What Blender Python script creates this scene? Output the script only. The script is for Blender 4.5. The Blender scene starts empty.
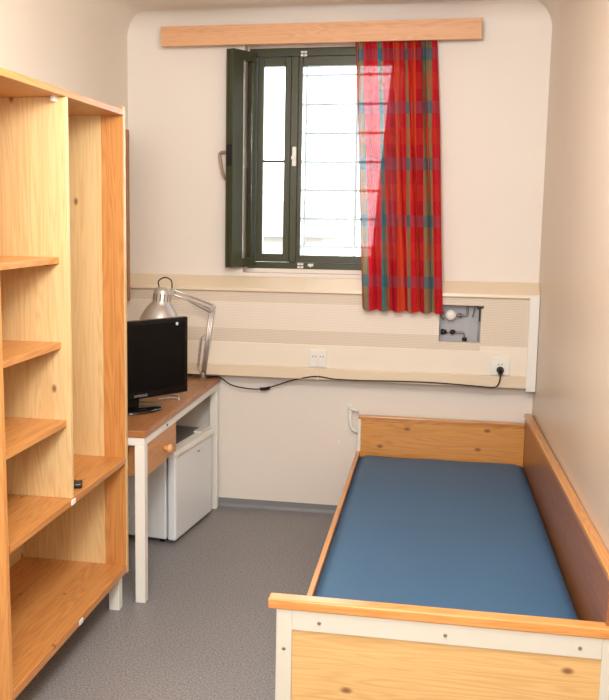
import bpy, bmesh, math, random
from mathutils import Vector, Matrix
random.seed(4)
S = bpy.context.scene
COL = S.collection
# ------------------------------------------------------------------ camera
yaw, pitch, roll = .1907, -.1323, .0115
d = Vector((-math.sin(yaw)*math.cos(pitch), math.cos(yaw)*math.cos(pitch), math.sin(pitch)))
r = Vector((math.cos(yaw), math.sin(yaw), 0)); u = r.cross(d)
R = r*math.cos(roll)+u*math.sin(roll); U = -r*math.sin(roll)+u*math.cos(roll)
cam = bpy.data.cameras.new('camera'); co = bpy.data.objects.new('camera', cam); COL.objects.link(co)
M = Matrix((R, U, -d)).transposed().to_4x4(); M.translation = Vector((1.7116, -5.002, 1.6555))
co.matrix_world = M
cam.sensor_fit = 'AUTO'; cam.sensor_width = 36; cam.lens = 919.45/700*36
cam.shift_x = (304.5-256.883)/700; cam.shift_y = (338.578-350)/700
cam.clip_start = .05; cam.clip_end = 500
S.camera = co
# ------------------------------------------------------------------ world, lights, exposure
w = bpy.data.worlds.new('sky'); S.world = w; w.use_nodes = True
bg = w.node_tree.nodes['Background']; bg.inputs[0].default_value = (.86, .94, 1, 1); bg.inputs[1].default_value = 3.4
def area(name, loc, target, size, power, col, sy=None):
    l = bpy.data.lights.new(name, 'AREA'); l.size = size; l.energy = power; l.color = col
    if sy: l.shape = 'RECTANGLE'; l.size_y = sy
    o = bpy.data.objects.new(name, l); COL.objects.link(o); o.location = loc
    o.rotation_euler = (Vector(target)-Vector(loc)).to_track_quat('-Z', 'Y').to_euler()
    return o
pl_ = bpy.data.lights.new('ceiling_light', 'POINT'); pl_.energy = 36; pl_.color = (1, .98, .955); pl_.shadow_soft_size = .22
po_ = bpy.data.objects.new('ceiling_light', pl_); COL.objects.link(po_); po_.location = (1.4, -2.9, 2.36)
area('bounced_flash', (1.45, -5.2, 2.2), (1.1, -.3, 1.7), .7, 25, (1, .99, .985), .7)
S.view_settings.view_transform = 'Standard'; S.view_settings.look = 'None'
S.view_settings.gamma = 1; S.view_settings.use_curve_mapping = False
S.view_settings.exposure = 1.2

# ------------------------------------------------------------------ materials
def srgb(c): return tuple(((x/255)/12.92 if x/255 <= .04045 else ((x/255+.055)/1.055)**2.4) for x in c)+(1,)
def newmat(name):
    m = bpy.data.materials.new(name); m.use_nodes = True
    return m, m.node_tree.nodes, m.node_tree.links, m.node_tree.nodes['Principled BSDF']
def plain(name, c, rough=.5, metal=0, spec=.5, noise=.0, nscale=8, bump=0, bscale=60, coat=0):
    m, N, L, B = newmat(name)
    B.inputs['Base Color'].default_value = srgb(c); B.inputs['Roughness'].default_value = rough
    B.inputs['Metallic'].default_value = metal; B.inputs['Specular IOR Level'].default_value = spec
    B.inputs['Coat Weight'].default_value = coat
    tc = N.new('ShaderNodeTexCoord')
    n = N.new('ShaderNodeTexNoise'); n.inputs['Scale'].default_value = nscale; n.inputs['Detail'].default_value = 6
    L.new(tc.outputs['Object'], n.inputs['Vector'])
    mx = N.new('ShaderNodeMix'); mx.data_type = 'RGBA'
    mx.inputs[6].default_value = srgb([v*(1-noise) for v in c]); mx.inputs[7].default_value = srgb([min(255, v*(1+noise)) for v in c])
    L.new(n.outputs[0], mx.inputs[0]); L.new(mx.outputs[2], B.inputs['Base Color'])
    if bump:
        n2 = N.new('ShaderNodeTexNoise'); n2.inputs['Scale'].default_value = bscale; n2.inputs['Detail'].default_value = 4
        b = N.new('ShaderNodeBump'); b.inputs['Strength'].default_value = bump; b.inputs['Distance'].default_value = .01
        L.new(tc.outputs['Object'], n2.inputs['Vector']); L.new(n2.outputs[0], b.inputs['Height']); L.new(b.outputs[0], B.inputs['Normal'])
    return m
def wood(name, light, dark, axis='z', rough=.42, knots=1.0, scale=1.0, board=.13, knotcol=(120, 68, 34), contrast=.36, coat=.15):
    """pine: fibres and cathedral figure run along `axis`; boards edge-glued across it"""
    m, N, L, B = newmat(name)
    B.inputs['Roughness'].default_value = rough; B.inputs['Coat Weight'].default_value = coat; B.inputs['Coat Roughness'].default_value = .25
    tc = N.new('ShaderNodeTexCoord'); sep = N.new('ShaderNodeSeparateXYZ'); L.new(tc.outputs['Object'], sep.inputs[0])
    ax = 'xyz'.index(axis); o1, o2 = [i for i in range(3) if i != ax]
    def math_(op, a, b=None, c=None):
        n = N.new('ShaderNodeMath'); n.operation = op
        for i, v in enumerate((a, b, c)):
            if v is None: continue
            if isinstance(v, (int, float)): n.inputs[i].default_value = v
            else: L.new(v, n.inputs[i])
        return n.outputs[0]
    across = math_('ADD', sep.outputs[o1], math_('MULTIPLY', sep.outputs[o2], 1.0))
    bid = math_('FLOOR', math_('DIVIDE', across, board))
    cx = math_('MULTIPLY', across, 1.0)
    comb = N.new('ShaderNodeCombineXYZ')
    L.new(math_('ADD', cx, math_('MULTIPLY', bid, 3.37)), comb.inputs[0])
    L.new(math_('ADD', math_('MULTIPLY', sep.outputs[ax], .06), math_('MULTIPLY', bid, 1.71)), comb.inputs[1])
    n1 = N.new('ShaderNodeTexNoise'); n1.inputs['Scale'].default_value = 14*scale; n1.inputs['Detail'].default_value = 2; n1.inputs['Roughness'].default_value = .4
    L.new(comb.outputs[0], n1.inputs['Vector'])
    rings = math_('FRACT', math_('MULTIPLY', n1.outputs[0], 19.0))
    rr = N.new('ShaderNodeMapRange'); rr.interpolation_type = 'SMOOTHSTEP'; L.new(math_('ABSOLUTE', math_('SUBTRACT', rings, .62)), rr.inputs[0])
    rr.inputs[1].default_value = 0; rr.inputs[2].default_value = .42; rr.inputs[3].default_value = 1; rr.inputs[4].default_value = 0
    fib = N.new('ShaderNodeTexNoise'); fib.inputs['Scale'].default_value = 1; fib.inputs['Detail'].default_value = 5
    mp = N.new('ShaderNodeMapping'); s = [130, 130, 130]; s[ax] = 2.5; mp.inputs['Scale'].default_value = s
    L.new(tc.outputs['Object'], mp.inputs[0]); L.new(mp.outputs[0], fib.inputs['Vector'])
    f = math_('ADD', math_('MULTIPLY', rr.outputs[0], contrast), math_('MULTIPLY', math_('SUBTRACT', fib.outputs[0], .42), 1.1))
    wn = N.new('ShaderNodeTexWhiteNoise'); wn.noise_dimensions = '1D'; L.new(bid, wn.inputs['W'])
    f = math_('ADD', f, math_('MULTIPLY', math_('SUBTRACT', wn.outputs[0], .5), .38))
    cr = N.new('ShaderNodeMix'); cr.data_type = 'RGBA'; cr.clamp_factor = True
    cr.inputs[6].default_value = srgb(light); cr.inputs[7].default_value = srgb(dark); L.new(f, cr.inputs[0])
    out = cr.outputs[2]
    if knots:
        vo = N.new('ShaderNodeTexVoronoi'); vo.inputs['Scale'].default_value = 1
        cb = N.new('ShaderNodeCombineXYZ'); L.new(math_('MULTIPLY', across, 7.0), cb.inputs[0]); L.new(math_('MULTIPLY', sep.outputs[ax], 4.0), cb.inputs[1])
        vo.voronoi_dimensions = '2D'; L.new(cb.outputs[0], vo.inputs['Vector'])
        sc = N.new('ShaderNodeSeparateColor'); L.new(vo.outputs['Color'], sc.inputs[0]); keep = math_('GREATER_THAN', sc.outputs[0], .6 if knots > .9 and axis == 'x' else .84)
        k = N.new('ShaderNodeMapRange'); k.interpolation_type = 'SMOOTHSTEP'; L.new(vo.outputs['Distance'], k.inputs[0])
        k.inputs[1].default_value = .02; k.inputs[2].default_value = .085*knots; k.inputs[3].default_value = .85; k.inputs[4].default_value = 0
        mk = N.new('ShaderNodeMix'); mk.data_type = 'RGBA'; mk.inputs[7].default_value = srgb(knotcol)
        L.new(math_('MULTIPLY', k.outputs[0], keep), mk.inputs[0]); L.new(out, mk.inputs[6]); out = mk.outputs[2]
    L.new(out, B.inputs['Base Color'])
    b = N.new('ShaderNodeBump'); b.inputs['Strength'].default_value = .12; b.inputs['Distance'].default_value = .002
    L.new(fib.outputs[0], b.inputs['Height']); L.new(b.outputs[0], B.inputs['Normal'])
    return m

PL, PD = (224, 194, 142), (200, 154, 98)       # pale varnished pine
OL, OD = (208, 148, 84), (172, 104, 48)        # amber pine
MP = {a: wood('pale_pine_'+a, PL, PD, a) for a in 'xyz'}
MO = {a: wood('amber_pine_'+a, OL, OD, a, knots=.6) for a in 'xyz'}
MB_ = {a: wood('bed_pine_'+a, (214, 152, 80), (176, 106, 46), a, rough=.3, coat=.4, knots=1.2) for a in 'xyz'}
MFOOT = wood('foot_board_pine', (228, 192, 132), (206, 156, 94), 'x', knots=1.25)
MDESK = wood('worn_desk_pine', (176, 120, 74), (124, 76, 42), 'y', rough=.35, knots=1.2)
MVAL = wood('valance_oak', (220, 168, 124), (192, 136, 92), 'x', rough=.5, knots=0, scale=1.4, board=.5)
MDARK = wood('side_board_veneer', (170, 112, 68), (134, 82, 46), 'y', rough=.35, knots=.8, board=.3, coat=.25)
wallm = plain('wall_paint', (231, 223, 214), .6, noise=.012, nscale=2.5, bump=.12, bscale=14)
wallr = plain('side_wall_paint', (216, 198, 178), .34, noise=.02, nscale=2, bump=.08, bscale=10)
wallL = plain('left_wall_paint', (232, 222, 208), .5, noise=.012, nscale=2, bump=.08, bscale=10)
ceilm = plain('ceiling_paint', (232, 222, 208), .7, noise=.01)
white_metal = plain('white_enamelled_steel', (234, 233, 227), .35, noise=.01)
dim_white_metal = plain('dim_white_enamelled_steel', (216, 214, 203), .35, noise=.01)  # dimmer copy of the white enamel; lighting difference put into the colour
cream = plain('cream_painted_board', (236, 226, 210), .45, noise=.015, nscale=5)
creamlip = plain('beige_painted_lip', (228, 211, 186), .28, noise=.015, nscale=5)
white_pl = plain('white_plastic', (236, 234, 228), .35)
fridge_m = plain('fridge_white', (234, 239, 243), .3, noise=.005)
grey_pl = plain('grey_plastic_top', (120, 122, 124), .5)
black = plain('black_plastic', (12, 12, 13), .25, spec=.5)
screenm = plain('black_screen', (5, 5, 7), .3, spec=.3)
chrome = plain('brushed_aluminium', (214, 210, 206), .4, metal=.75)
steel = plain('dull_steel', (150, 140, 130), .4, metal=.7)
greenm = plain('dark_green_window_paint', (62, 66, 46), .3, noise=.03)
rubber = plain('black_rubber_cable', (22, 20, 20), .5)
slate = plain('grey_cove_skirting', (128, 129, 134), .5)
niche = plain('niche_grey', (176, 178, 184), .7, noise=.06, nscale=20)
blue = plain('blue_vinyl_mattress', (62, 101, 136), .5, spec=.3, noise=.03, nscale=3, bump=.06, bscale=160)
dotm = plain('pale_blue_dot', (196, 216, 236), .4)
greym = plain('grey_lettering', (150, 152, 156), .4)
# floor: speckled vinyl
def floormat():
    m, N, L, B = newmat('speckled_grey_vinyl'); B.inputs['Roughness'].default_value = .45
    tc = N.new('ShaderNodeTexCoord')
    def nz(s, dt, a, b, ca, cb):
        n = N.new('ShaderNodeTexNoise'); n.inputs['Scale'].default_value = s; n.inputs['Detail'].default_value = dt
        L.new(tc.outputs['Object'], n.inputs['Vector'])
        c = N.new('ShaderNodeValToRGB'); c.color_ramp.elements[0].position = a; c.color_ramp.elements[1].position = b
        c.color_ramp.elements[0].color = srgb(ca); c.color_ramp.elements[1].color = srgb(cb)
        L.new(n.outputs[0], c.inputs[0]); return c.outputs[0]
    a = nz(140, 4, .34, .66, (103, 103, 107), (158, 155, 155))
    b = nz(170, 2, .66, .70, (0, 0, 0), (255, 255, 255))
    c = nz(1.3, 3, .3, .7, (246, 246, 246), (255, 255, 255))
    mx = N.new('ShaderNodeMix'); mx.data_type = 'RGBA'; mx.inputs[7].default_value = srgb((176, 150, 128)); L.new(b, mx.inputs[0]); L.new(a, mx.inputs[6])
    mu = N.new('ShaderNodeMix'); mu.data_type = 'RGBA'; mu.blend_type = 'MULTIPLY'; mu.inputs[0].default_value = 1
    L.new(mx.outputs[2], mu.inputs[6]); L.new(c, mu.inputs[7]); L.new(mu.outputs[2], B.inputs['Base Color'])
    return m
floorm = floormat()
# perforated / woven sheet
def meshmat(name, c1, c2, s=170):
    m, N, L, B = newmat(name); B.inputs['Roughness'].default_value = .5
    tc = N.new('ShaderNodeTexCoord'); sp = N.new('ShaderNodeSeparateXYZ'); L.new(tc.outputs['Object'], sp.inputs[0])
    def sn(o, k):
        a = N.new('ShaderNodeMath'); a.operation = 'MULTIPLY'; a.inputs[1].default_value = k; L.new(o, a.inputs[0])
        b = N.new('ShaderNodeMath'); b.operation = 'SINE'; L.new(a.outputs[0], b.inputs[0]); return b.outputs[0]
    mlt = N.new('ShaderNodeMath'); mlt.operation = 'MULTIPLY_ADD'; L.new(sn(sp.outputs[0], s*4.2), mlt.inputs[0]); mlt.inputs[1].default_value = .5; L.new(sn(sp.outputs[2], s*4.2), mlt.inputs[2])
    mr = N.new('ShaderNodeMapRange'); L.new(mlt.outputs[0], mr.inputs[0]); mr.inputs[1].default_value = -1.3; mr.inputs[2].default_value = 1.3
    mx = N.new('ShaderNodeMix'); mx.data_type = 'RGBA'; mx.inputs[6].default_value = srgb(c1); mx.inputs[7].default_value = srgb(c2)
    L.new(mr.outputs[0], mx.inputs[0]); L.new(mx.outputs[2], B.inputs['Base Color'])
    return m
mesh_a = meshmat('fine_perforated_sheet_light', (224, 212, 198), (240, 230, 217))
mesh_b = meshmat('fine_perforated_sheet_beige', (206, 192, 173), (230, 217, 201))
# glass
def glassmat():
    m, N, L, B = newmat('window_glass'); N.remove(B)
    out = N['Material Output']; t = N.new('ShaderNodeBsdfTransparent'); g = N.new('ShaderNodeBsdfGlossy'); g.inputs['Roughness'].default_value = .01
    lw = N.new('ShaderNodeLayerWeight'); pw = N.new('ShaderNodeMath'); pw.operation = 'POWER'; pw.inputs[1].default_value = 2; L.new(lw.outputs['Facing'], pw.inputs[0]); fr = N.new('ShaderNodeMath'); fr.operation = 'MULTIPLY_ADD'; fr.inputs[1].default_value = .7; fr.inputs[2].default_value = .06; L.new(pw.outputs[0], fr.inputs[0]); mx = N.new('ShaderNodeMixShader')
    L.new(fr.outputs[0], mx.inputs[0]); L.new(t.outputs[0], mx.inputs[1]); L.new(g.outputs[0], mx.inputs[2]); L.new(mx.outputs[0], out.inputs[0])
    return m
glass = glassmat()
# curtain plaid (uses the cloth's own UV)
def plaid():
    m, N, L, B = newmat('red_plaid_cotton'); out = N['Material Output']
    uv = N.new('ShaderNodeUVMap'); sp = N.new('ShaderNodeSeparateXYZ'); L.new(uv.outputs[0], sp.inputs[0])
    def ramp(o, stops):
        c = N.new('ShaderNodeValToRGB'); c.color_ramp.interpolation = 'CONSTANT'; e = c.color_ramp.elements
        while len(e) > 1: e.remove(e[-1])
        e[0].position = 0; e[0].color = srgb(stops[0][1])
        for p_, c_ in stops[1:]: q = e.new(p_); q.color = srgb(c_)
        L.new(o, c.inputs[0]); return c.outputs[0]
    RED, RED2, OLV, TEA, ORG = (208, 38, 50), (184, 30, 44), (150, 128, 92), (70, 134, 134), (222, 78, 48)
    W_, K = (255, 255, 255), (0, 0, 0)
    st = [(0, RED), (.015, OLV), (.09, TEA), (.10, RED), (.27, TEA), (.30, OLV), (.335, RED), (.40, RED2), (.46, ORG), (.54, RED), (.60, OLV), (.63, RED),
        (.68, ORG), (.74, RED2), (.80, OLV), (.85, TEA), (.865, OLV), (.93, RED)]
    a = ramp(sp.outputs[0], st); mask = ramp(sp.outputs[0], [(p_, W_ if c_ in (OLV, TEA) else K) for p_, c_ in st])
    bands = []
    for c_ in (.083, .270, .468, .672, .890): bands += [(c_-.021, W_), (c_+.021, K)]
    b = ramp(sp.outputs[1], [(0, K)]+bands)
    orb = []
    for c_ in (.175, .37, .57, .78): orb += [(c_-.03, W_), (c_+.03, K)]
    b2 = ramp(sp.outputs[1], [(0, K)]+orb)
    m2 = N.new('ShaderNodeMix'); m2.data_type = 'RGBA'; m2.inputs[7].default_value = srgb(ORG); L.new(a, m2.inputs[6])
    h = N.new('ShaderNodeMath'); h.operation = 'MULTIPLY'; h.inputs[1].default_value = .25; L.new(b2, h.inputs[0]); L.new(h.outputs[0], m2.inputs[0])
    mx = N.new('ShaderNodeMix'); mx.data_type = 'RGBA'; mx.inputs[7].default_value = srgb((44, 118, 140)); L.new(m2.outputs[2], mx.inputs[6])
    h1 = N.new('ShaderNodeMath'); h1.operation = 'MULTIPLY_ADD'; h1.inputs[1].default_value = .45; h1.inputs[2].default_value = .2; L.new(mask, h1.inputs[0])
    h2 = N.new('ShaderNodeMath'); h2.operation = 'MULTIPLY'; L.new(b, h2.inputs[0]); L.new(h1.outputs[0], h2.inputs[1]); L.new(h2.outputs[0], mx.inputs[0])
    L.new(mx.outputs[2], B.inputs['Base Color']); B.inputs['Roughness'].default_value = .85; B.inputs['Specular IOR Level'].default_value = .1
    tr = N.new('ShaderNodeBsdfTranslucent'); L.new(mx.outputs[2], tr.inputs[0])
    ms = N.new('ShaderNodeMixShader'); ms.inputs[0].default_value = .36
    L.new(B.outputs[0], ms.inputs[1]); L.new(tr.outputs[0], ms.inputs[2])
    tp = N.new('ShaderNodeBsdfTransparent'); ms2 = N.new('ShaderNodeMixShader'); ms2.inputs[0].default_value = .05
    L.new(ms.outputs[0], ms2.inputs[1]); L.new(tp.outputs[0], ms2.inputs[2]); L.new(ms2.outputs[0], out.inputs[0])
    return m
plaidm = plaid()

# ------------------------------------------------------------------ geometry helpers (world coordinates; meshes are re-based on their thing's origin)
def box(bm, x0, x1, y0, y1, z0, z1, mi=0):
    vs = [bm.verts.new(p) for p in ((x0,y0,z0),(x1,y0,z0),(x1,y1,z0),(x0,y1,z0),(x0,y0,z1),(x1,y0,z1),(x1,y1,z1),(x0,y1,z1))]
    for f in ((0,3,2,1),(4,5,6,7),(0,1,5,4),(1,2,6,5),(2,3,7,6),(3,0,4,7)):
        fc = bm.faces.new([vs[i] for i in f]); fc.material_index = mi
    return vs
def prism(bm, pts, lo, hi, axis='x', mi=0):
    """extrude a polygon (2D points in the two other axes) from lo to hi"""
    def P(t, p): return {'x': (t, p[0], p[1]), 'y': (p[0], t, p[1]), 'z': (p[0], p[1], t)}[axis]
    a = [bm.verts.new(P(lo, p)) for p in pts]; b = [bm.verts.new(P(hi, p)) for p in pts]
    n = len(pts)
    fs = [bm.faces.new(a), bm.faces.new(b[::-1])]
    for i in range(n): fs.append(bm.faces.new((a[i], b[i], b[(i+1) % n], a[(i+1) % n])))
    for f in fs: f.material_index = mi
def tube(bm, pts, rad, seg=10, smooth=True):
    pts = [Vector(p) for p in pts]
    if smooth and len(pts) > 2:
        out = []
        for i in range(len(pts)-1):
            p0, p1, p2, p3 = pts[max(i-1, 0)], pts[i], pts[i+1], pts[min(i+2, len(pts)-1)]
            for k in range(6):
                t = k/6
                out.append(.5*((2*p1)+(-p0+p2)*t+(2*p0-5*p1+4*p2-p3)*t*t+(-p0+3*p1-3*p2+p3)*t**3))
        pts = out+[pts[-1]]
    rings = []; t0 = (pts[1]-pts[0]).normalized(); nrm = t0.orthogonal().normalized()
    for i, p in enumerate(pts):
        t = (pts[min(i+1, len(pts)-1)]-pts[max(i-1, 0)]).normalized()
        nrm = (nrm-t*nrm.dot(t)).normalized(); bn = t.cross(nrm)
        rings.append([bm.verts.new(p+rad*(math.cos(a)*nrm+math.sin(a)*bn)) for a in [2*math.pi*k/seg for k in range(seg)]])
    for a, b in zip(rings, rings[1:]):
        for k in range(seg): bm.faces.new((a[k], a[(k+1) % seg], b[(k+1) % seg], b[k])).smooth = True
    bm.faces.new(rings[0][::-1]); bm.faces.new(rings[-1])
def lathe(bm, c, prof, axis=(0, 0, 1), seg=32, closed=True):
    ax = Vector(axis).normalized(); n = ax.orthogonal().normalized(); b = ax.cross(n); c = Vector(c); rings = []
    for rr_, h in prof: rings.append([bm.verts.new(c+ax*h+max(rr_, 1e-5)*(math.cos(a)*n+math.sin(a)*b)) for a in [2*math.pi*k/seg for k in range(seg)]])
    for p, q in zip(rings, rings[1:]):
        for k in range(seg): bm.faces.new((p[k], p[(k+1) % seg], q[(k+1) % seg], q[k])).smooth = True
    if closed: bm.faces.new(rings[0][::-1]); bm.faces.new(rings[-1])
def mk(name, bm, mats, parent=None, bevel=0, origin=None, **props):
    bmesh.ops.recalc_face_normals(bm, faces=bm.faces)
    if not isinstance(mats, (list, tuple)): mats = [mats]
    o0 = Vector(origin) if origin is not None else Vector((0, 0, 0))
    if parent is not None:
        p = parent
        while p is not None: o0 = o0+Vector(p.location); p = p.parent
        if origin is not None: o0 = o0-Vector(origin)
    me = bpy.data.meshes.new(name); bmesh.ops.translate(bm, verts=bm.verts, vec=-o0); bm.to_mesh(me); bm.free()
    for m in mats: me.materials.append(m)
    o = bpy.data.objects.new(name, me); COL.objects.link(o)
    if parent is not None: o.parent = parent
    elif origin is not None: o.location = origin
    if bevel:
        b = o.modifiers.new('bevel', 'BEVEL'); b.width = bevel; b.segments = 2; b.limit_method = 'ANGLE'
    for k, v in props.items(): o[k] = v
    return o
def bxo(name, dims, mat, parent=None, bevel=.0015, **props):
    bm = bmesh.new(); box(bm, *dims); return mk(name, bm, mat, parent, bevel, **props)
def thing(name, label, cat, loc, group=None):
    o = bpy.data.objects.new(name, None); COL.objects.link(o); o.location = loc; o.empty_display_size = .1
    o['label'] = label; o['category'] = cat
    if group: o['group'] = group
    return o
def struct(name, bm, mat, **k): return mk(name, bm, mat, kind='structure', **k)

# ------------------------------------------------------------------ room shell
W0 = 2.245; CZ = 2.735; YN = -5.6
def wx(y): return W0+.013*(-y)                 # the right wall is very slightly out of square
bm = bmesh.new(); prism(bm, [(-.2, .35), (-.2, YN-.1), (wx(YN)+.2, YN-.1), (wx(YN)+.2, .35)], -.12, 0, 'z'); struct('floor', bm, floorm)
bm = bmesh.new(); prism(bm, [(-.2, .35), (-.2, YN-.1), (wx(YN)+.2, YN-.1), (wx(YN)+.2, .35)], CZ, CZ+.12, 'z'); struct('ceiling', bm, ceilm)
OX0, OX1, OZ0, OZ1 = .662, 1.575, 1.345, 2.60   # window opening
bm = bmesh.new()
box(bm, -.2, OX0, 0, .3, 0, CZ); box(bm, OX1, 2.45, 0, .3, 0, CZ); box(bm, OX0, OX1, 0, .3, 0, OZ0); box(bm, OX0, OX1, 0, .3, OZ1, CZ)
FX0, FX1, FZ0, FZ1 = .672, 1.565, 1.366, 2.562
box(bm, OX0, FX0, .085, .3, OZ0, OZ1); box(bm, FX1, OX1, .085, .3, OZ0, OZ1); box(bm, FX0, FX1, .085, .3, OZ0, FZ0); box(bm, FX0, FX1, .085, .3, FZ1, OZ1)
struct('wall_back', bm, wallm)
bm = bmesh.new(); box(bm, -.2, 0, YN, 0, 0, CZ); struct('wall_left', bm, wallL)
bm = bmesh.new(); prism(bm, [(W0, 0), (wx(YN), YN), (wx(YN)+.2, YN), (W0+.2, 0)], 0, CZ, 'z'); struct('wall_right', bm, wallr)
bm = bmesh.new(); box(bm, -.2, wx(YN)+.2, YN-.1, YN, 0, CZ); struct('wall_near', bm, wallL)
# plaster cove between walls and ceiling
def cove(name, p0, p1, inward, mat, rad=.12):
    bm = bmesh.new(); n = 8; A = []; B_ = []
    n = 28
    prof = [(0, 0)]+[(rad*(1-math.sin(t)), -rad*(1-math.cos(t))) for t in [math.pi/2*k/n for k in range(n+1)]]
    for (q, lst) in ((Vector(p0), A), (Vector(p1), B_)):
        for a, b in prof: lst.append(bm.verts.new(q+Vector(inward)*a+Vector((0, 0, b))))
    m_ = len(prof)
    for i in range(m_): bm.faces.new((A[i], A[(i+1) % m_], B_[(i+1) % m_], B_[i]))
    bm.faces.new(A); bm.faces.new(B_[::-1])
    struct(name, bm, mat)
cove('trim_1', (0, 0, CZ), (W0, 0, CZ), (0, -1, 0), wallm)
cove('trim_2', (0, 0, CZ), (0, YN, CZ), (1, 0, 0), wallL)
cove('trim_3', (W0, 0, CZ), (wx(YN), YN, CZ), (-1, 0, 0), wallr)
sk = [(0, 0), (-.02, 0), (-.012, .006), (-.004, .018), (-.003, .048), (0, .048)]
bm = bmesh.new(); prism(bm, sk, 0, W0, 'x'); struct('baseboard_back', bm, slate)
bm = bmesh.new(); prism(bm, [(-a, b) for a, b in sk], YN, -.02, 'y'); struct('baseboard_left', bm, slate)
bm = bmesh.new()
A = [bm.verts.new((W0+a, -.02, b)) for a, b in sk]; B_ = [bm.verts.new((wx(YN)+a, YN, b)) for a, b in sk]
for i in range(len(sk)): bm.faces.new((A[i], A[(i+1) % len(sk)], B_[(i+1) % len(sk)], B_[i]))
struct('baseboard_right', bm, slate)

# ------------------------------------------------------------------ window
win = bpy.data.objects.new('window_1', None); COL.objects.link(win); win.location = (1.118, .1, OZ0); win['kind'] = 'structure'
def ring(bm, x0, x1, z0, z1, y0, y1, wd, wt=None, wb=None):
    wt = wt or wd; wb = wb or wd
    box(bm, x0, x0+wd, y0, y1, z0, z1); box(bm, x1-wd, x1, y0, y1, z0, z1)
    box(bm, x0+wd, x1-wd, y0, y1, z0, z0+wb); box(bm, x0+wd, x1-wd, y0, y1, z1-wt, z1)
FZ0, FZ1 = 1.366, 2.562
bm = bmesh.new(); ring(bm, .672, 1.565, FZ0, FZ1, .085, .15, .04, .045, .035); box(bm, .905, .945, .085, .15, FZ0+.035, FZ1-.045)
mk('window_frame', bm, greenm, win, .003)
lf = bmesh.new(); ring(lf, .714, .903, FZ0+.037, FZ1-.047, .10, .145, .036, .045, .045)
box(lf, .75, .867, .112, .135, 1.952, 1.966); lfo = mk('outer_sash', lf, greenm, win, .003)
bxo('pane', (.75, .867, .122, .126, FZ0+.08, FZ1-.09), glass, lfo, 0)
lf = bmesh.new(); ring(lf, .947, 1.523, FZ0+.037, FZ1-.047, .075, .135, .022, .05, .04)
rso = mk('fixed_sash', lf, greenm, win, .003)
bxo('pane', (.969, 1.501, .11, .114, FZ0+.075, FZ1-.095), glass, rso, 0)
for z in (2.528, 1.386):
    bm = bmesh.new()
    for dx in (-.016, .002):
        for dz in (-.015, .002): box(bm, .985+dx-.012, .985+dx+.002, .066, .086, z+dz, z+dz+.012)
    mk('hinge_plate', bm, white_metal, win, .001)
bm = bmesh.new(); box(bm, 1.015, 1.045, .07, .086, 1.383, 1.397); box(bm, 1.026, 1.034, .066, .072, 1.378, 1.390); mk('catch', bm, white_metal, win, .001)
bm = bmesh.new(); box(bm, .918, .94, .066, .086, 1.93, 2.035); box(bm, .914, .932, .056, .068, 1.965, 1.985); mk('latch_keeper', bm, white_metal, win, .002)
# left inner sash, swung into the room
sash = thing('open_sash', '', '', (.700, .045, 1.376))
for k in ('label', 'category'): del sash[k]
sash.parent = win; sash.location = Vector((.700, .062, 1.376))-Vector(win.location)
sash.rotation_euler = (0, 0, math.radians(-120))
def local(name, bm, mat, bevel=.002, parent=None):
    o = None
    bmesh.ops.recalc_face_normals(bm, faces=bm.faces)
    me = bpy.data.meshes.new(name); bm.to_mesh(me); bm.free(); me.materials.append(mat)
    o = bpy.data.objects.new(name, me); COL.objects.link(o); o.parent = parent or sash
    if bevel: b = o.modifiers.new('bevel', 'BEVEL'); b.width = bevel; b.segments = 2; b.limit_method = 'ANGLE'
    return o
SW, SH = .19, 1.158
bm = bmesh.new(); box(bm, 0, .026, -.022, .022, 0, SH); box(bm, SW-.085, SW, -.022, .022, 0, SH); box(bm, .026, SW-.085, -.022, .022, 0, .05); box(bm, .026, SW-.085, -.022, .022, SH-.05, SH)
box(bm, SW, SW+.008, -.022, -.010, .0, SH)
local('sash_frame', bm, greenm, .003)
bm = bmesh.new(); box(bm, .026, SW-.085, .012, .016, .05, SH-.05); local('pane', bm, glass, 0)
bm = bmesh.new(); box(bm, SW-.06, SW-.03, -.035, -.025, .55, .66); tube(bm, [(SW-.045, -.03, .62), (SW-.03, -.085, .622), (SW-.028, -.098, .60), (SW-.028, -.075, .51), (SW-.028, -.055, .48)], .009)
local('sash_handle', bm, plain('bronze_handle', (168, 142, 126), .4, metal=.3), 0)
bm = bmesh.new(); box(bm, SW-.001, SW+.012, -.012, .016, .545, .66); local('sash_lock', bm, rubber, .002)
# iron grille outside
bm = bmesh.new()
for k in range(8): tube(bm, [(.93, .33, 2.452-.1615*k), (1.66, .33, 2.452-.1615*k)], .0075, 8, False)
tube(bm, [(1.250, .332, OZ0-.03), (1.243, .332, OZ1+.03)], .009, 8, False)
tube(bm, [(.955, .332, OZ0-.03), (.955, .332, OZ1+.03)], .007, 8, False)
g = mk('iron_grille', bm, plain('grille_glare_grey', (186, 200, 206), .5), None, 0, origin=(1.25, .33, OZ0-.03))  # pale tone stands in for daylight glare around the backlit bars
g['label'] = 'grey iron bar grille outside the right window pane'; g['category'] = 'window grille'

# ------------------------------------------------------------------ outside
bm = bmesh.new(); prism(bm, [(-60, 4), (-60, 160), (60, 160), (60, 4)], -4.2, -4, 'z'); o = struct('ground', bm, plain('pale_ground', (150, 150, 140), .9))
hs = thing('neighbour_house', 'pale house with pinkish pitched roof seen through the narrow left window pane', 'house', (-5.5, 33, -4))
bm = bmesh.new(); box(bm, -13, -2.6, 30, 37, -4, 1.0); mk('wall', bm, plain('house_render', (158, 152, 146), .8), hs)
bm = bmesh.new(); prism(bm, [(29.5, .9), (33.5, 2.3), (37.5, .9)], -13.4, -2.2, 'x'); mk('roof', bm, plain('house_roof', (150, 122, 116), .8), hs)
for x in (-10, -7.2, -5.1, -3.9):
    bm = bmesh.new(); box(bm, x, x+1.1, 29.95, 30.02, -1.4, .2); mk('window', bm, plain('house_window', (110, 118, 128), .3), hs)

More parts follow.
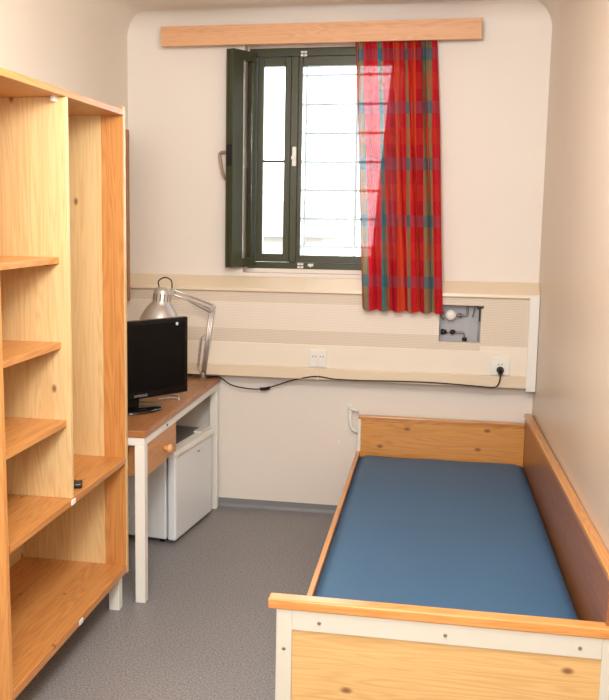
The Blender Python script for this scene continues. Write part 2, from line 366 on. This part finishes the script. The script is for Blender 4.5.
# ------------------------------------------------------------------ sill and service duct below the window
duct = thing('wall_duct', 'cream service duct with sloped sill running along wall under the window', 'wall duct', (1.12, -.05, .77))
bm = bmesh.new(); prism(bm, [(0, 1.25), (0, 1.327), (-.02, 1.322), (-.098, 1.268), (-.1, 1.25)], .0, W0, 'x'); mk('sloped_sill', bm, creamlip, duct, .002)
HX0, HX1, HZ0_, HZ1_ = 1.742, 1.955, 1.009, 1.204
bm = bmesh.new(); x0, x1 = 0, 2.2
box(bm, x0, HX0, -.08, -.05, 1.19, 1.25, 1)
box(bm, x0, HX0, -.08, -.05, 1.042, 1.19, 0); box(bm, x0, HX0, -.08, -.05, .965, 1.042, 1)
box(bm, HX1, x1, -.08, -.05, .995, 1.25, 1); box(bm, HX0, HX1, -.08, -.05, HZ1_, 1.25, 1); box(bm, HX0, HX1, -.08, -.05, .965, HZ0_, 1); box(bm, HX1, x1, -.08, -.05, .965, .995, 2)
mk('perforated_panel', bm, [mesh_a, mesh_b, cream], duct)
bxo('socket_board', (0, 2.2, -.085, 0, .84, .965), cream, duct, .002)
bxo('bottom_ledge', (0, 2.2, -.098, 0, .778, .84), creamlip, duct, .003)
bm = bmesh.new(); box(bm, 2.196, 2.244, -.105, 0, .765, 1.268)
for z in (.79, .95, 1.1, 1.22): lathe(bm, (2.22, -.105, z), [(.004, 0), (.003, .003)], (0, -1, 0), 10)
mk('end_strip', bm, white_pl, duct, .002)
bm = bmesh.new(); box(bm, HX0-.02, HX1+.02, -.012, -.002, HZ0_-.02, HZ1_+.02)
mk('niche_back', bm, niche, duct)
# pipework in the niche
v = thing('shutoff_valve', 'round white valve on pipe in the open wall niche, upper one', 'valve', (1.80, -.04, 1.15))
bm = bmesh.new(); lathe(bm, (1.800, -.032, 1.148), [(.016, 0), (.027, .004), (.029, .018), (.024, .026), (.010, .03)], (0, -1, 0), 24); mk('valve_cap', bm, white_pl, v)
bm = bmesh.new(); tube(bm, [(1.765, -.03, 1.165), (1.748, -.03, 1.148), (1.765, -.03, 1.125)], .006); mk('pipe', bm, steel, v); bm = bmesh.new(); tube(bm, [(1.83, -.03, 1.146), (1.87, -.03, 1.148), (1.884, -.03, 1.155), (1.886, -.03, 1.195)], .006); lathe(bm, (1.838, -.03, 1.146), [(.012, 0), (.012, .018)], (1, 0, 0), 12)
mk('pipe', bm, steel, v)
v = thing('pipe_fitting', 'dark elbow pipe fitting low in the open wall niche', 'pipe', (1.80, -.04, 1.05))
bm = bmesh.new(); tube(bm, [(1.75, -.03, 1.056), (1.85, -.03, 1.056), (1.872, -.03, 1.05), (1.876, -.03, 1.012)], .005)
mk('pipe', bm, steel, v)
bm = bmesh.new(); lathe(bm, (1.752, -.03, 1.056), [(.013, 0), (.017, .008), (.013, .018), (.010, .03)], (1, 0, 0), 14); mk('pipe_nut', bm, rubber, v); bm = bmesh.new(); lathe(bm, (1.80, -.03, 1.056), [(.008, 0), (.013, .008), (.013, .018), (.008, .028)], (1, 0, 0), 14); mk('pipe_nut', bm, rubber, v)
bm = bmesh.new(); lathe(bm, (1.876, -.03, 1.012), [(.013, 0), (.013, .016)], (0, 0, 1), 12)
mk('pipe_nut', bm, rubber, v)
v = thing('niche_bracket', 'black hook bracket at right edge of the open wall niche', 'bracket', (1.948, -.09, 1.13))
bm = bmesh.new(); box(bm, 1.943, 1.952, -.092, -.08, 1.125, 1.195); tube(bm, [(1.93, -.088, 1.202), (1.945, -.09, 1.192), (1.966, -.09, 1.203)], .005); mk('hook', bm, rubber, v)
bm = bmesh.new(); tube(bm, [(1.945, -.084, 1.13), (1.942, -.084, 1.02)], .002, 6, False); mk('wire', bm, steel, v)
bm = bmesh.new(); tube(bm, [(1.925, -.03, 1.20), (1.918, -.03, 1.165), (1.914, -.03, 1.14)], .0035); mk('stem', bm, steel, v)

# sockets
def socket(x, z, label, double):
    t = thing('wall_socket', label, 'socket', (x, -.085, z), 'sockets on the duct')
    bm = bmesh.new(); box(bm, x-.048, x+.048, -.095, -.085, z-.048, z+.048); mk('plate', bm, white_pl, t, .004)
    bm = bmesh.new()
    for dx in double:
        lathe(bm, (x+dx, -.0945, z+.002), [(.019, 0), (.021, .003), (.019, .004), (.017, .001)], (0, -1, 0), 24)
    mk('socket_rim', bm, white_pl, t)
    bm = bmesh.new()
    for dx in double:
        for s in (-.008, .008): lathe(bm, (x+dx+s, -.0955, z+.01), [(.003, 0), (.003, .002)], (0, -1, 0), 8)
    mk('pin_hole', bm, rubber, t)
    return t
s1 = socket(1.102, .894, 'white wall socket on the duct, with a thin white strap, nothing plugged in', (-.02, .022))
bm = bmesh.new(); tube(bm, [(1.10, -.098, .88), (1.10, -.1, .84), (1.101, -.103, .80), (1.104, -.104, .775)], .0022, 6); mk('strap', bm, white_pl, s1)
s2 = socket(2.063, .891, 'white wall socket near the right corner with a black plug in it', (0,))

# ------------------------------------------------------------------ valance and curtain
va = thing('curtain_valance', 'long light oak valance board above the window', 'valance', (1.06, -.06, 2.549))
bm = bmesh.new(); box(bm, .229, 1.896, -.12, -.1, 2.549, 2.651); mk('front_board', bm, MVAL, va, .002)
for x in (.229, 1.876):
    bm = bmesh.new(); box(bm, x, x+.02, -.1, 0, 2.585, 2.651); mk('end_board', bm, MVAL, va, .001)
bm = bmesh.new(); box(bm, .25, 1.875, -.06, -.045, 2.615, 2.63); box(bm, .5, .52, -.06, 0, 2.62, 2.628); box(bm, 1.7, 1.72, -.06, 0, 2.62, 2.628); mk('curtain_rail', bm, white_metal, va)
def curtain():
    bm = bmesh.new(); uvl = bm.loops.layers.uv.new('UVMap')
    nu, nv = 150, 90; V = []
    for j in range(nv+1):
        t = j/nv; z = 2.612-(2.612-1.172)*t
        xl = 1.256+.078*t; xr = 1.676+.075*t; row = []
        tt = max(0, t-.04)
        ycen = -.055-.075*t**.8-.012*t
        for i in range(nu+1):
            s = i/nu
            # gathers: fine at the header, fewer and deeper below
            ph = 2*math.pi*(6.2*s+.25*math.sin(3*s+2.2*t))
            top = .015*math.sin(2*math.pi*12*s+1.8*math.sin(9*s))*max(0, 1-t*4)
            low = .019*min(1, .35+t*2)*math.sin(ph)+.008*math.sin(2.3*ph+1.3+2*t)*min(1, t*3)
            x = xl+(xr-xl)*(s+.018*math.sin(ph*1.0+1.1)*min(1, t*3))
            y = min(ycen+top+low, -.018) if t < .8 else min(ycen+(top+low)*.75, -.106)
            row.append(bm.verts.new((x, y, z+.004*math.sin(ph)*(t > .99)-.006*s*t)))
        V.append(row)
    for j in range(nv):
        for i in range(nu):
            f = bm.faces.new((V[j][i], V[j+1][i], V[j+1][i+1], V[j][i+1])); f.smooth = True
            for l, (a, b) in zip(f.loops, ((i, j), (i, j+1), (i+1, j+1), (i+1, j))): l[uvl].uv = (a/nu, b/nv)
    return bm
def flap():
    """the doubled-back right half: its free edge runs diagonally"""
    bm = bmesh.new(); uvl = bm.loops.layers.uv.new('UVMap'); nu, nv = 60, 80; V = []
    for j in range(nv+1):
        t = j/nv; z = 2.605-(2.605-1.19)*t
        xl = 1.47-.115*t**.9; xr = 1.66+.072*t; row = []
        for i in range(nu+1):
            s = i/nu; y = -.046-.06*t**.9+.007*math.sin(2*math.pi*3*s+t*3)
            if t > .78: y = min(y, -.104)
            row.append(bm.verts.new((xl+(xr-xl)*s, y, z)))
        V.append(row)
    for j in range(nv):
        for i in range(nu):
            f = bm.faces.new((V[j][i], V[j+1][i], V[j+1][i+1], V[j][i+1])); f.smooth = True
            for l, (a, b) in zip(f.loops, ((i, j), (i, j+1), (i+1, j+1), (i+1, j))): l[uvl].uv = (1-.55*a/nu, b/nv)
    return bm
ct = thing('curtain', 'red plaid curtain with teal and olive checks hanging over the right of window', 'curtain', (1.5, -.08, 1.172))
cu = mk('cloth', curtain(), plaidm, ct)
mk('doubled_fold', flap(), plaidm, ct)

# ------------------------------------------------------------------ shelving unit
SX = .478
sh = thing('shelf_unit', 'tall open pine shelving unit on white legs against the left wall', 'shelf', (.24, -1.98, 0))
bm = bmesh.new(); prism(bm, [(-2.539, .166), (-2.516, .166), (-2.543, 2.09), (-2.566, 2.09)], .004, SX, 'x'); mk('side_panel', bm, MO['z'], sh, .0015)
bm = bmesh.new(); box(bm, .004, SX-.095, -1.45, -1.428, .155, 2.079, 0); box(bm, SX-.095, SX-.003, -1.45, -1.428, .155, 2.079, 1); box(bm, SX-.003, SX, -1.4505, -1.4275, .155, 2.079, 2)
mk('side_panel', bm, [MP['z'], MO['z'], MP['z']], sh)
bxo('divider', (.02, SX-.002, -2.026, -2.006, .655, 2.045), MP['z'], sh)
bxo('top_board', (.004, SX-.001, -2.541, -1.45, 2.045, 2.068), MO['y'], sh)
bxo('bottom_board', (.004, SX-.001, -2.512, -1.45, .158, .188), MO['y'], sh)
bxo('back_panel', (.004, .012, -2.512, -1.45, .188, 2.045), MP['z'], sh, 0)
bxo('middle_shelf', (.012, SX-.001, -2.512, -1.45, .631, .655), MO['y'], sh)
for z, xf in ((1.498, .444), (1.203, .445), (.928, .462)):
    bxo('small_shelf', (.012, xf, -2.515-.016*(z-.1), -2.026, z-.011, z+.011), MO['y'], sh)
for (y0, x0) in ((-2.533, .41), (-1.487, .41), (-2.533, .02), (-1.487, .02)):
    bxo('leg', (x0, x0+.045, y0, y0+.045, 0, .158), white_metal, sh, .003)
for (x, y, z) in ((SX+.001, -2.016, .643), (SX-.035, -2.03, 2.039), (SX, -1.96, .17)):
    bm = bmesh.new(); box(bm, x-.012, x+.002, y-.02, y+.015, z-.011, z+.008); mk('door_catch', bm, white_pl, sh, .002)
for z in (1.487, 1.192, .917):
    for x in (.1, .4):
        bm = bmesh.new(); lathe(bm, (x, -2.026, z-.006), [(.004, 0), (.004, .01)], (0, -1, 0), 8); mk('shelf_pin', bm, steel, sh)
# things on the shelf
o = thing('remote_control', 'black remote control lying on the middle shelf of the shelving unit', 'remote', (.44, -1.90, .655))
bm = bmesh.new(); prism(bm, [(.36, -1.945), (.465, -1.905), (.45, -1.855), (.345, -1.895)], .6555, .674, 'z'); q = mk('body', bm, black, o, .005)
bm = bmesh.new()
for i in range(5):
    for j in range(3): box(bm, .366+i*.018, .376+i*.018, -1.921+i*.007+j*.013, -1.914+i*.007+j*.013, .674, .6755)
mk('button', bm, plain('remote_keys', (70, 72, 80), .5), o)
o = thing('wall_board', 'narrow wooden board edge on left wall just beyond the shelving unit', 'board', (.02, -.35, 1.184))
bm = bmesh.new(); ring(bm, 0, 0, 0, 0, 0, 0, 0) if False else None
box(bm, 0.001, .045, -.62, -.58, 1.184, 2.114); box(bm, 0.001, .045, -.15, -.11, 1.184, 2.114); box(bm, .001, .028, -.58, -.15, 1.184, 1.224); box(bm, .001, .028, -.58, -.15, 2.074, 2.114); mk('frame', bm, plain('brown_wood_edge', (168, 122, 82), .5, noise=.06), o, .002)
bm = bmesh.new(); box(bm, .001, .012, -.58, -.15, 1.224, 2.074); mk('board_face', bm, plain('pin_board', (190, 160, 122), .9, noise=.05, nscale=60), o)

# ------------------------------------------------------------------ desk
dk = thing('desk', 'desk with worn brown wooden top on white steel legs, beside the shelving unit', 'desk', (.27, -.71, 0))
bm = bmesh.new(); box(bm, .006, .545, -1.397, -.018, .727, .757); mk('desk_top', bm, MDESK, dk, .004)
for x, y in ((.495, -1.392), (.495, -.075), (.012, -1.392), (.012, -.075)): bxo('leg', (x, x+.044, y, y+.044, 0, .692), white_metal, dk, .003)
bm = bmesh.new(); box(bm, .495, .539, -1.392, -.031, .692, .727); box(bm, .012, .056, -1.392, -.031, .692, .727); box(bm, .056, .495, -1.392, -1.348, .692, .727); box(bm, .056, .495, -.075, -.031, .692, .727)
mk('frame', bm, white_metal, dk, .002)
bm = bmesh.new(); lathe(bm, (.539, -1.06, .71), [(.006, 0), (.005, .003)], (1, 0, 0), 12); mk('rail_screw', bm, rubber, dk)
dr = bxo('drawer', (.10, .532, -1.34, -.885, .545, .688), wood('drawer_pine', (206, 146, 92), (174, 112, 62), 'y', knots=.9), dk, .002)
bm = bmesh.new(); lathe(bm, (.532, -1.075, .605), [(.012, 0), (.010, .008), (.019, .018), (.021, .027), (.014, .035), (.004, .037)], (1, 0, 0), 24)
o = mk('knob', bm, wood('knob_pine', (226, 170, 112), (204, 146, 90), 'z', knots=0), dk); o.parent = dr; 

# ------------------------------------------------------------------ fridge (turned a few degrees)
fr = thing('mini_fridge', 'small white refrigerator under the far end of the desk', 'fridge', (.472, -.685, 0))
fr.rotation_euler = (0, 0, math.radians(-6.9))
def loc_box(name, dims, mat, bevel, parent): 
    bm = bmesh.new(); box(bm, *dims); return local(name, bm, mat, bevel, parent)
FW = .52
loc_box('body', (-.44, -.055, .002, FW-.002, .022, .475), fridge_m, .006, fr)
dd = loc_box('door', (-.046, 0, 0, FW, .02, .485), fridge_m, .010, fr)
bm = bmesh.new(); prism(bm, [(.004, .452), (.012, .468), (.008, .49), (-.04, .498), (-.046, .485), (0, .45)], .006, FW-.006, 'y')
for v_ in bm.verts: pass
# prism('y') takes (x,z)
local('door_handle', bm, white_pl, .003, dd)
loc_box('worktop', (-.44, -.052, .004, FW-.004, .476, .492), grey_pl, .003, fr)
loc_box('hinge_cover', (-.05, -.004, FW-.16, FW-.006, .498, .508), white_metal, .003, fr)
loc_box('badge', (.0, .002, .30, .325, .41, .418), steel, 0, fr)
for x, y in ((-.09, .04), (-.09, FW-.04), (-.4, .04), (-.4, FW-.04)):
    bm = bmesh.new(); lathe(bm, (x, y, 0), [(.014, 0), (.012, .024)], (0, 0, 1), 12); local('foot', bm, rubber, 0, fr)

# ------------------------------------------------------------------ television
th = math.radians(55)
tv = thing('television', 'black flat television on round glossy stand on the desk', 'television', (.35, -.98, .758))
tv.rotation_euler = (0, 0, th)
# local x along the screen, -y faces the viewer
loc_box('bezel', (-.315, .315, -.022, .012, .046, .414), black, .006, tv)
bxs = loc_box('screen', (-.293, .293, -.0235, -.021, .080, .394), screenm, 0, tv)
loc_box('rear_housing', (-.19, .19, .012, .05, .07, .36), black, .015, tv)
bm = bmesh.new(); lathe(bm, (0, 0, 0), [(.150, 0), (.152, .004), (.13, .012), (.03, .016)], (0, 0, 1), 40)
for v_ in bm.verts: v_.co.y *= .85
local('stand_base', bm, plain('glossy_black_base', (24, 16, 14), .08), 0, tv)
loc_box('stand_neck', (-.035, .035, -.004, .03, .012, .06), black, .004, tv)
tx = bpy.data.curves.new('logo', 'FONT'); tx.body = 'SAMSUNG'; tx.size = .017; tx.align_x = 'CENTER'; tx.extrude = .0004
to = bpy.data.objects.new('logo_text', tx); COL.objects.link(to)
dg = bpy.context.evaluated_depsgraph_get(); me = bpy.data.meshes.new_from_object(to.evaluated_get(dg)); bpy.data.objects.remove(to)
lo = bpy.data.objects.new('logo', me); COL.objects.link(lo); me.materials.clear(); me.materials.append(greym)
lo.parent = tv; lo.rotation_euler = (math.pi/2, 0, 0); lo.location = (0.03, -.0228, .056)
bm = bmesh.new(); lathe(bm, (.245, -.0235, .385), [(.008, 0), (.008, .001)], (0, -1, 0), 16); local('screen_dot', bm, dotm, 0, tv)  # small pale blue disc at the upper right of the screen
o = thing('white_cable', 'thin white cable lying on desk below the television', 'cable', (.47, -.70, .758))
bm = bmesh.new(); tube(bm, [(.40, -.74, .7605), (.45, -.69, .7605), (.492, -.70, .7605), (.505, -.74, .7605), (.49, -.70, .7605), (.47, -.62, .7605), (.42, -.60, .7605)], .0028, 8); mk('wire', bm, white_pl, o)

# ------------------------------------------------------------------ desk lamp
la = thing('desk_lamp', 'silver jointed desk lamp clamped at the back of desk behind the television', 'lamp', (.475, -.13, .757))
bm = bmesh.new(); box(bm, .452, .492, -.16, -.102, .7575, .764); lathe(bm, (.470, -.13, .764), [(.016, 0), (.014, .03), (.009, .034)], (0, 0, 1), 20) ; mk('clamp', bm, steel, la, .001)
E0 = Vector((.470, -.13, .775)); E1 = Vector((.528, -.16, 1.162)); E2 = Vector((.356, -.35, 1.258))
def box_beam(bm, a, b):
    for o_ in (-.0085, .0085): tube(bm, [a+Vector((o_, 0, 0)), b+Vector((o_, 0, 0))], .006, 8, False)
    tube(bm, [a+Vector((0, .004, 0)), b+Vector((0, .004, 0))], .005, 8, False)
bm = bmesh.new(); side = Vector((.55, .83, 0)).normalized()*.0
ofs = Vector((.011, 0, .002))
box_beam(bm, E0, E1)
mk('lower_arm', bm, chrome, la)
bm = bmesh.new(); o2 = Vector((.004, 0, .011))
tube(bm, [E1-o2, E2-o2], .0055, 8, False); tube(bm, [E1+o2, E2+o2], .0055, 8, False); mk('upper_arm', bm, chrome, la)
for c in (E1, E2):
    bm = bmesh.new(); lathe(bm, c-Vector((0, .012, 0)), [(.018, 0), (.018, .024)], (0, 1, 0), 16); mk('joint', bm, chrome, la)
def spring(a, b, rad, turns):
    bm = bmesh.new(); a = Vector(a); b = Vector(b); t = (b-a).normalized(); n = t.orthogonal().normalized(); m2 = t.cross(n); pts = []
    for k in range(turns*8+1): pts.append(a+(b-a)*k/(turns*8)+rad*(math.cos(k*math.pi/4)*n+math.sin(k*math.pi/4)*m2))
    tube(bm, pts, .0016, 5, False); return bm
mk('spring', spring((.446, -.145, .83), (.464, -.155, .99), .006, 22), steel, la)
bm = bmesh.new(); tube(bm, [(.445, -.145, .83), (.456, -.135, .79)], .0018, 6, False); mk('spring_hook', bm, steel, la); bm = bmesh.new(); tube(bm, [(.464, -.155, .99), (.495, -.145, 1.02)], .0018, 6, False); mk('spring_hook', bm, steel, la)
bm = bmesh.new(); tube(bm, [E1+Vector((-.01, 0, -.03)), E1+Vector((-.10, -.10, .035))], .003, 6, False); mk('tension_rod', bm, steel, la)
HC = Vector((.298, -.35, 1.196)); AX = (.10, .02, .99)
bm = bmesh.new()
lathe(bm, HC, [(.116, -.150), (.112, -.118), (.100, -.078), (.082, -.040), (.060, -.012), (.047, 0), (.046, .066), (.036, .078), (.012, .084), (.010, .084), (.03, .074), (.04, .06), (.041, .0), (.056, -.014), (.078, -.042), (.096, -.08), (.108, -.12), (.113, -.150)], AX, 40, False)
hd = mk('lamp_shade', bm, chrome, la)
bm = bmesh.new(); axv = Vector(AX).normalized(); n = axv.orthogonal().normalized(); b2 = axv.cross(n)
for k in range(14):
    a = 2*math.pi*k/14; dv = math.cos(a)*n+math.sin(a)*b2; tube(bm, [HC+dv*.0448+axv*.012, HC+dv*.0448+axv*.05], .0032, 6, False)
mk('vent_slot', bm, rubber, la).parent = hd; 
bm = bmesh.new(); tube(bm, [E2, HC+Vector((.06, -.0, .062)), HC+Vector((.04, 0, .055))], .008, 8); mk('head_bracket', bm, chrome, la)
bm = bmesh.new(); tube(bm, [HC+axv*.082+Vector((-.02, 0, -.005)), HC+Vector((-.015, 0, .115)), HC+Vector((.02, 0, .135)), HC+Vector((.055, 0, .118)), HC+Vector((.06, -.01, .07))], .0035, 8); mk('head_cable', bm, rubber, la)
bm = bmesh.new(); lathe(bm, HC, [(.012, -.0), (.014, -.03), (.03, -.06), (.032, -.085), (.018, -.108), (.002, -.114)], AX, 20); mk('bulb', bm, plain('bulb_glass', (240, 238, 230), .2), la).parent = hd
cordm = bmesh.new()
tube(cordm, [(.482, -.128, .766), (.52, -.06, .762), (.552, -.04, .752), (.61, -.04, .716), (.70, -.04, .700), (.786, -.035, .700), (.86, -.035, .722), (.946, -.06, .757), (1.03, -.1, .785), (1.107, -.106, .797), (1.2, -.105, .786), (1.35, -.104, .785), (1.548, -.105, .790), (1.75, -.104, .790), (1.95, -.104, .782), (2.035, -.104, .780), (2.058, -.106, .80), (2.063, -.125, .835), (2.063, -.122, .862)], .0036, 8)
cd = mk('power_cord', cordm, rubber, la)
bm = bmesh.new(); tube(bm, [(.775, -.035, .699), (.80, -.035, .701), (.83, -.035, .709)], .009, 10); mk('inline_switch', bm, black, la).parent = cd
bm = bmesh.new(); lathe(bm, (2.063, -.096, .872), [(.019, 0), (.019, .012), (.012, .03), (.009, .034)], (0, -1, 0), 20); box(bm, 2.052, 2.074, -.13, -.1, .852, .874); mk('plug', bm, rubber, la).parent = cd

# ------------------------------------------------------------------ bed
bed = thing('bed', 'single pine bed frame with high sides standing in right corner', 'bed', (1.78, -1.2, 0))
# headboard
bm = bmesh.new(); box(bm, 1.338, 2.206, -.062, -.045, .25, .563); hb = mk('headboard', bm, MB_['x'], bed, .002)
bxo('head_cap', (1.328, 2.206, -.066, -.022, .563, .582), MB_['x'], bed, .003)
bxo('head_post', (1.326, 1.342, -.064, -.03, 0, .563), white_metal, bed, .002)
bxo('head_post', (2.188, 2.204, -.044, -.02, 0, .563), white_metal, bed, .002)
# right side board, very slightly out of square, follows the wall
def slanted(name, xa, xb, th_, y0, y1, z0, z1, mat, bevel=.002):
    bm = bmesh.new(); prism(bm, [(xa, y1), (xb, y0), (xb+th_, y0), (xa+th_, y1)], z0, z1, 'z'); return mk(name, bm, mat, bed, bevel)
YF = -2.285
slanted('side_board', 2.206, 2.242, .016, YF, -.03, .22, .612, MDARK)
slanted('side_cap', 2.202, 2.238, .036, YF, -.03, .612, .634, MB_['y'], .004)
# left side rail
slanted('side_rail', 1.322, 1.322, .020, YF, -.045, .26, .385, MB_['y'], .003)
# footboard
bm = bmesh.new(); box(bm, 1.235, 2.268, -2.305, -2.255, .440, .474); mk('foot_cap', bm, wood('cap_pine', (226, 162, 92), (200, 130, 66), 'x', rough=.3, knots=.5, coat=.4), bed, .005)
FZt = .440
bm = bmesh.new(); box(bm, 1.262, 1.312, -2.30, -2.265, 0, FZt); box(bm, 2.232, 2.266, -2.30, -2.265, 0, FZt); box(bm, 1.312, 2.232, -2.30, -2.265, .375, FZt); box(bm, 1.312, 2.232, -2.30, -2.265, .07, .11)
mk('foot_frame', bm, dim_white_metal, bed, .002)
bxo('foot_panel', (1.312, 2.232, -2.294, -2.27, .11, .375), MFOOT, bed, .001)
for x, z in ((1.397, .405), (1.781, .405), (2.17, .405), (1.287, .311)):
    bm = bmesh.new(); lathe(bm, (x, -2.299, z), [(.006, 0), (.006, .002), (.004, .004)], (0, -1, 0), 12); mk('screw', bm, steel, bed)
bm = bmesh.new(); box(bm, 1.349, 2.2, YF+.02, -.05, .235, .25); mk('slat_base', bm, MO['x'], bed)
# wall bracket holding the head end
br = thing('bed_bracket', 'bent white metal bracket on the back wall at the left of bed headboard', 'bracket', (1.285, -.01, .48))
bm = bmesh.new(); tube(bm, [(1.272, -.002, .612), (1.272, -.03, .612), (1.30, -.034, .607), (1.325, -.034, .600)], .008, 8, False)
tube(bm, [(1.279, -.026, .612), (1.282, -.026, .52), (1.296, -.026, .494), (1.322, -.026, .482)], .009, 8, False)
mk('arm', bm, white_metal, br)
bm = bmesh.new(); box(bm, 1.262, 1.283, -.006, -.001, .585, .635); mk('plate', bm, white_metal, br, .001)
o = thing('wall_screw', 'small screw in the back wall left of the bed', 'screw', (1.22, -.002, .42))
bm = bmesh.new(); lathe(bm, (1.218, -.0, .418), [(.006, 0), (.005, .003)], (0, -1, 0), 10); mk('screw_head', bm, white_metal, o)
# mattress
mt = thing('mattress', 'bare blue vinyl mattress on the pine bed', 'mattress', (1.78, -1.2, .25))
bm = bmesh.new()
nx, ny = 24, 50; V = []
for j in range(ny+1):
    row = []; ty = j/ny; y = -.068+(-2.25+.068)*ty; xr = 2.198+.013*-y*.5; xl = 1.344
    for i in range(nx+1):
        s = i/nx; e = min(s, 1-s)*nx/1.2; ey = min(ty, 1-ty)*ny/1.2
        rnd = .010*(max(0, 1-e)**2+max(0, 1-ey)**2)
        z = .374-rnd-.006*math.sin(math.pi*s)*math.sin(math.pi*ty)+.0012*math.sin(17*s+9*ty)+.0016*math.exp(-((ty-.50)/.012)**2)*(1 if .2 < s < .6 else 0)
        row.append(bm.verts.new((xl+(xr-xl)*s, y, z)))
    V.append(row)
for j in range(ny):
    for i in range(nx): bm.faces.new((V[j][i], V[j][i+1], V[j+1][i+1], V[j+1][i])).smooth = True
bot = []
loop = [V[0][i] for i in range(nx+1)]+[V[j][nx] for j in range(1, ny+1)]+[V[ny][i] for i in range(nx-1, -1, -1)]+[V[j][0] for j in range(ny-1, 0, -1)]
bl = [bm.verts.new((v_.co.x, v_.co.y, .251)) for v_ in loop]
for k in range(len(loop)):
    k2 = (k+1) % len(loop); bm.faces.new((loop[k], loop[k2], bl[k2], bl[k])).smooth = True
bm.faces.new(bl)
mk('cover', bm, blue, mt)
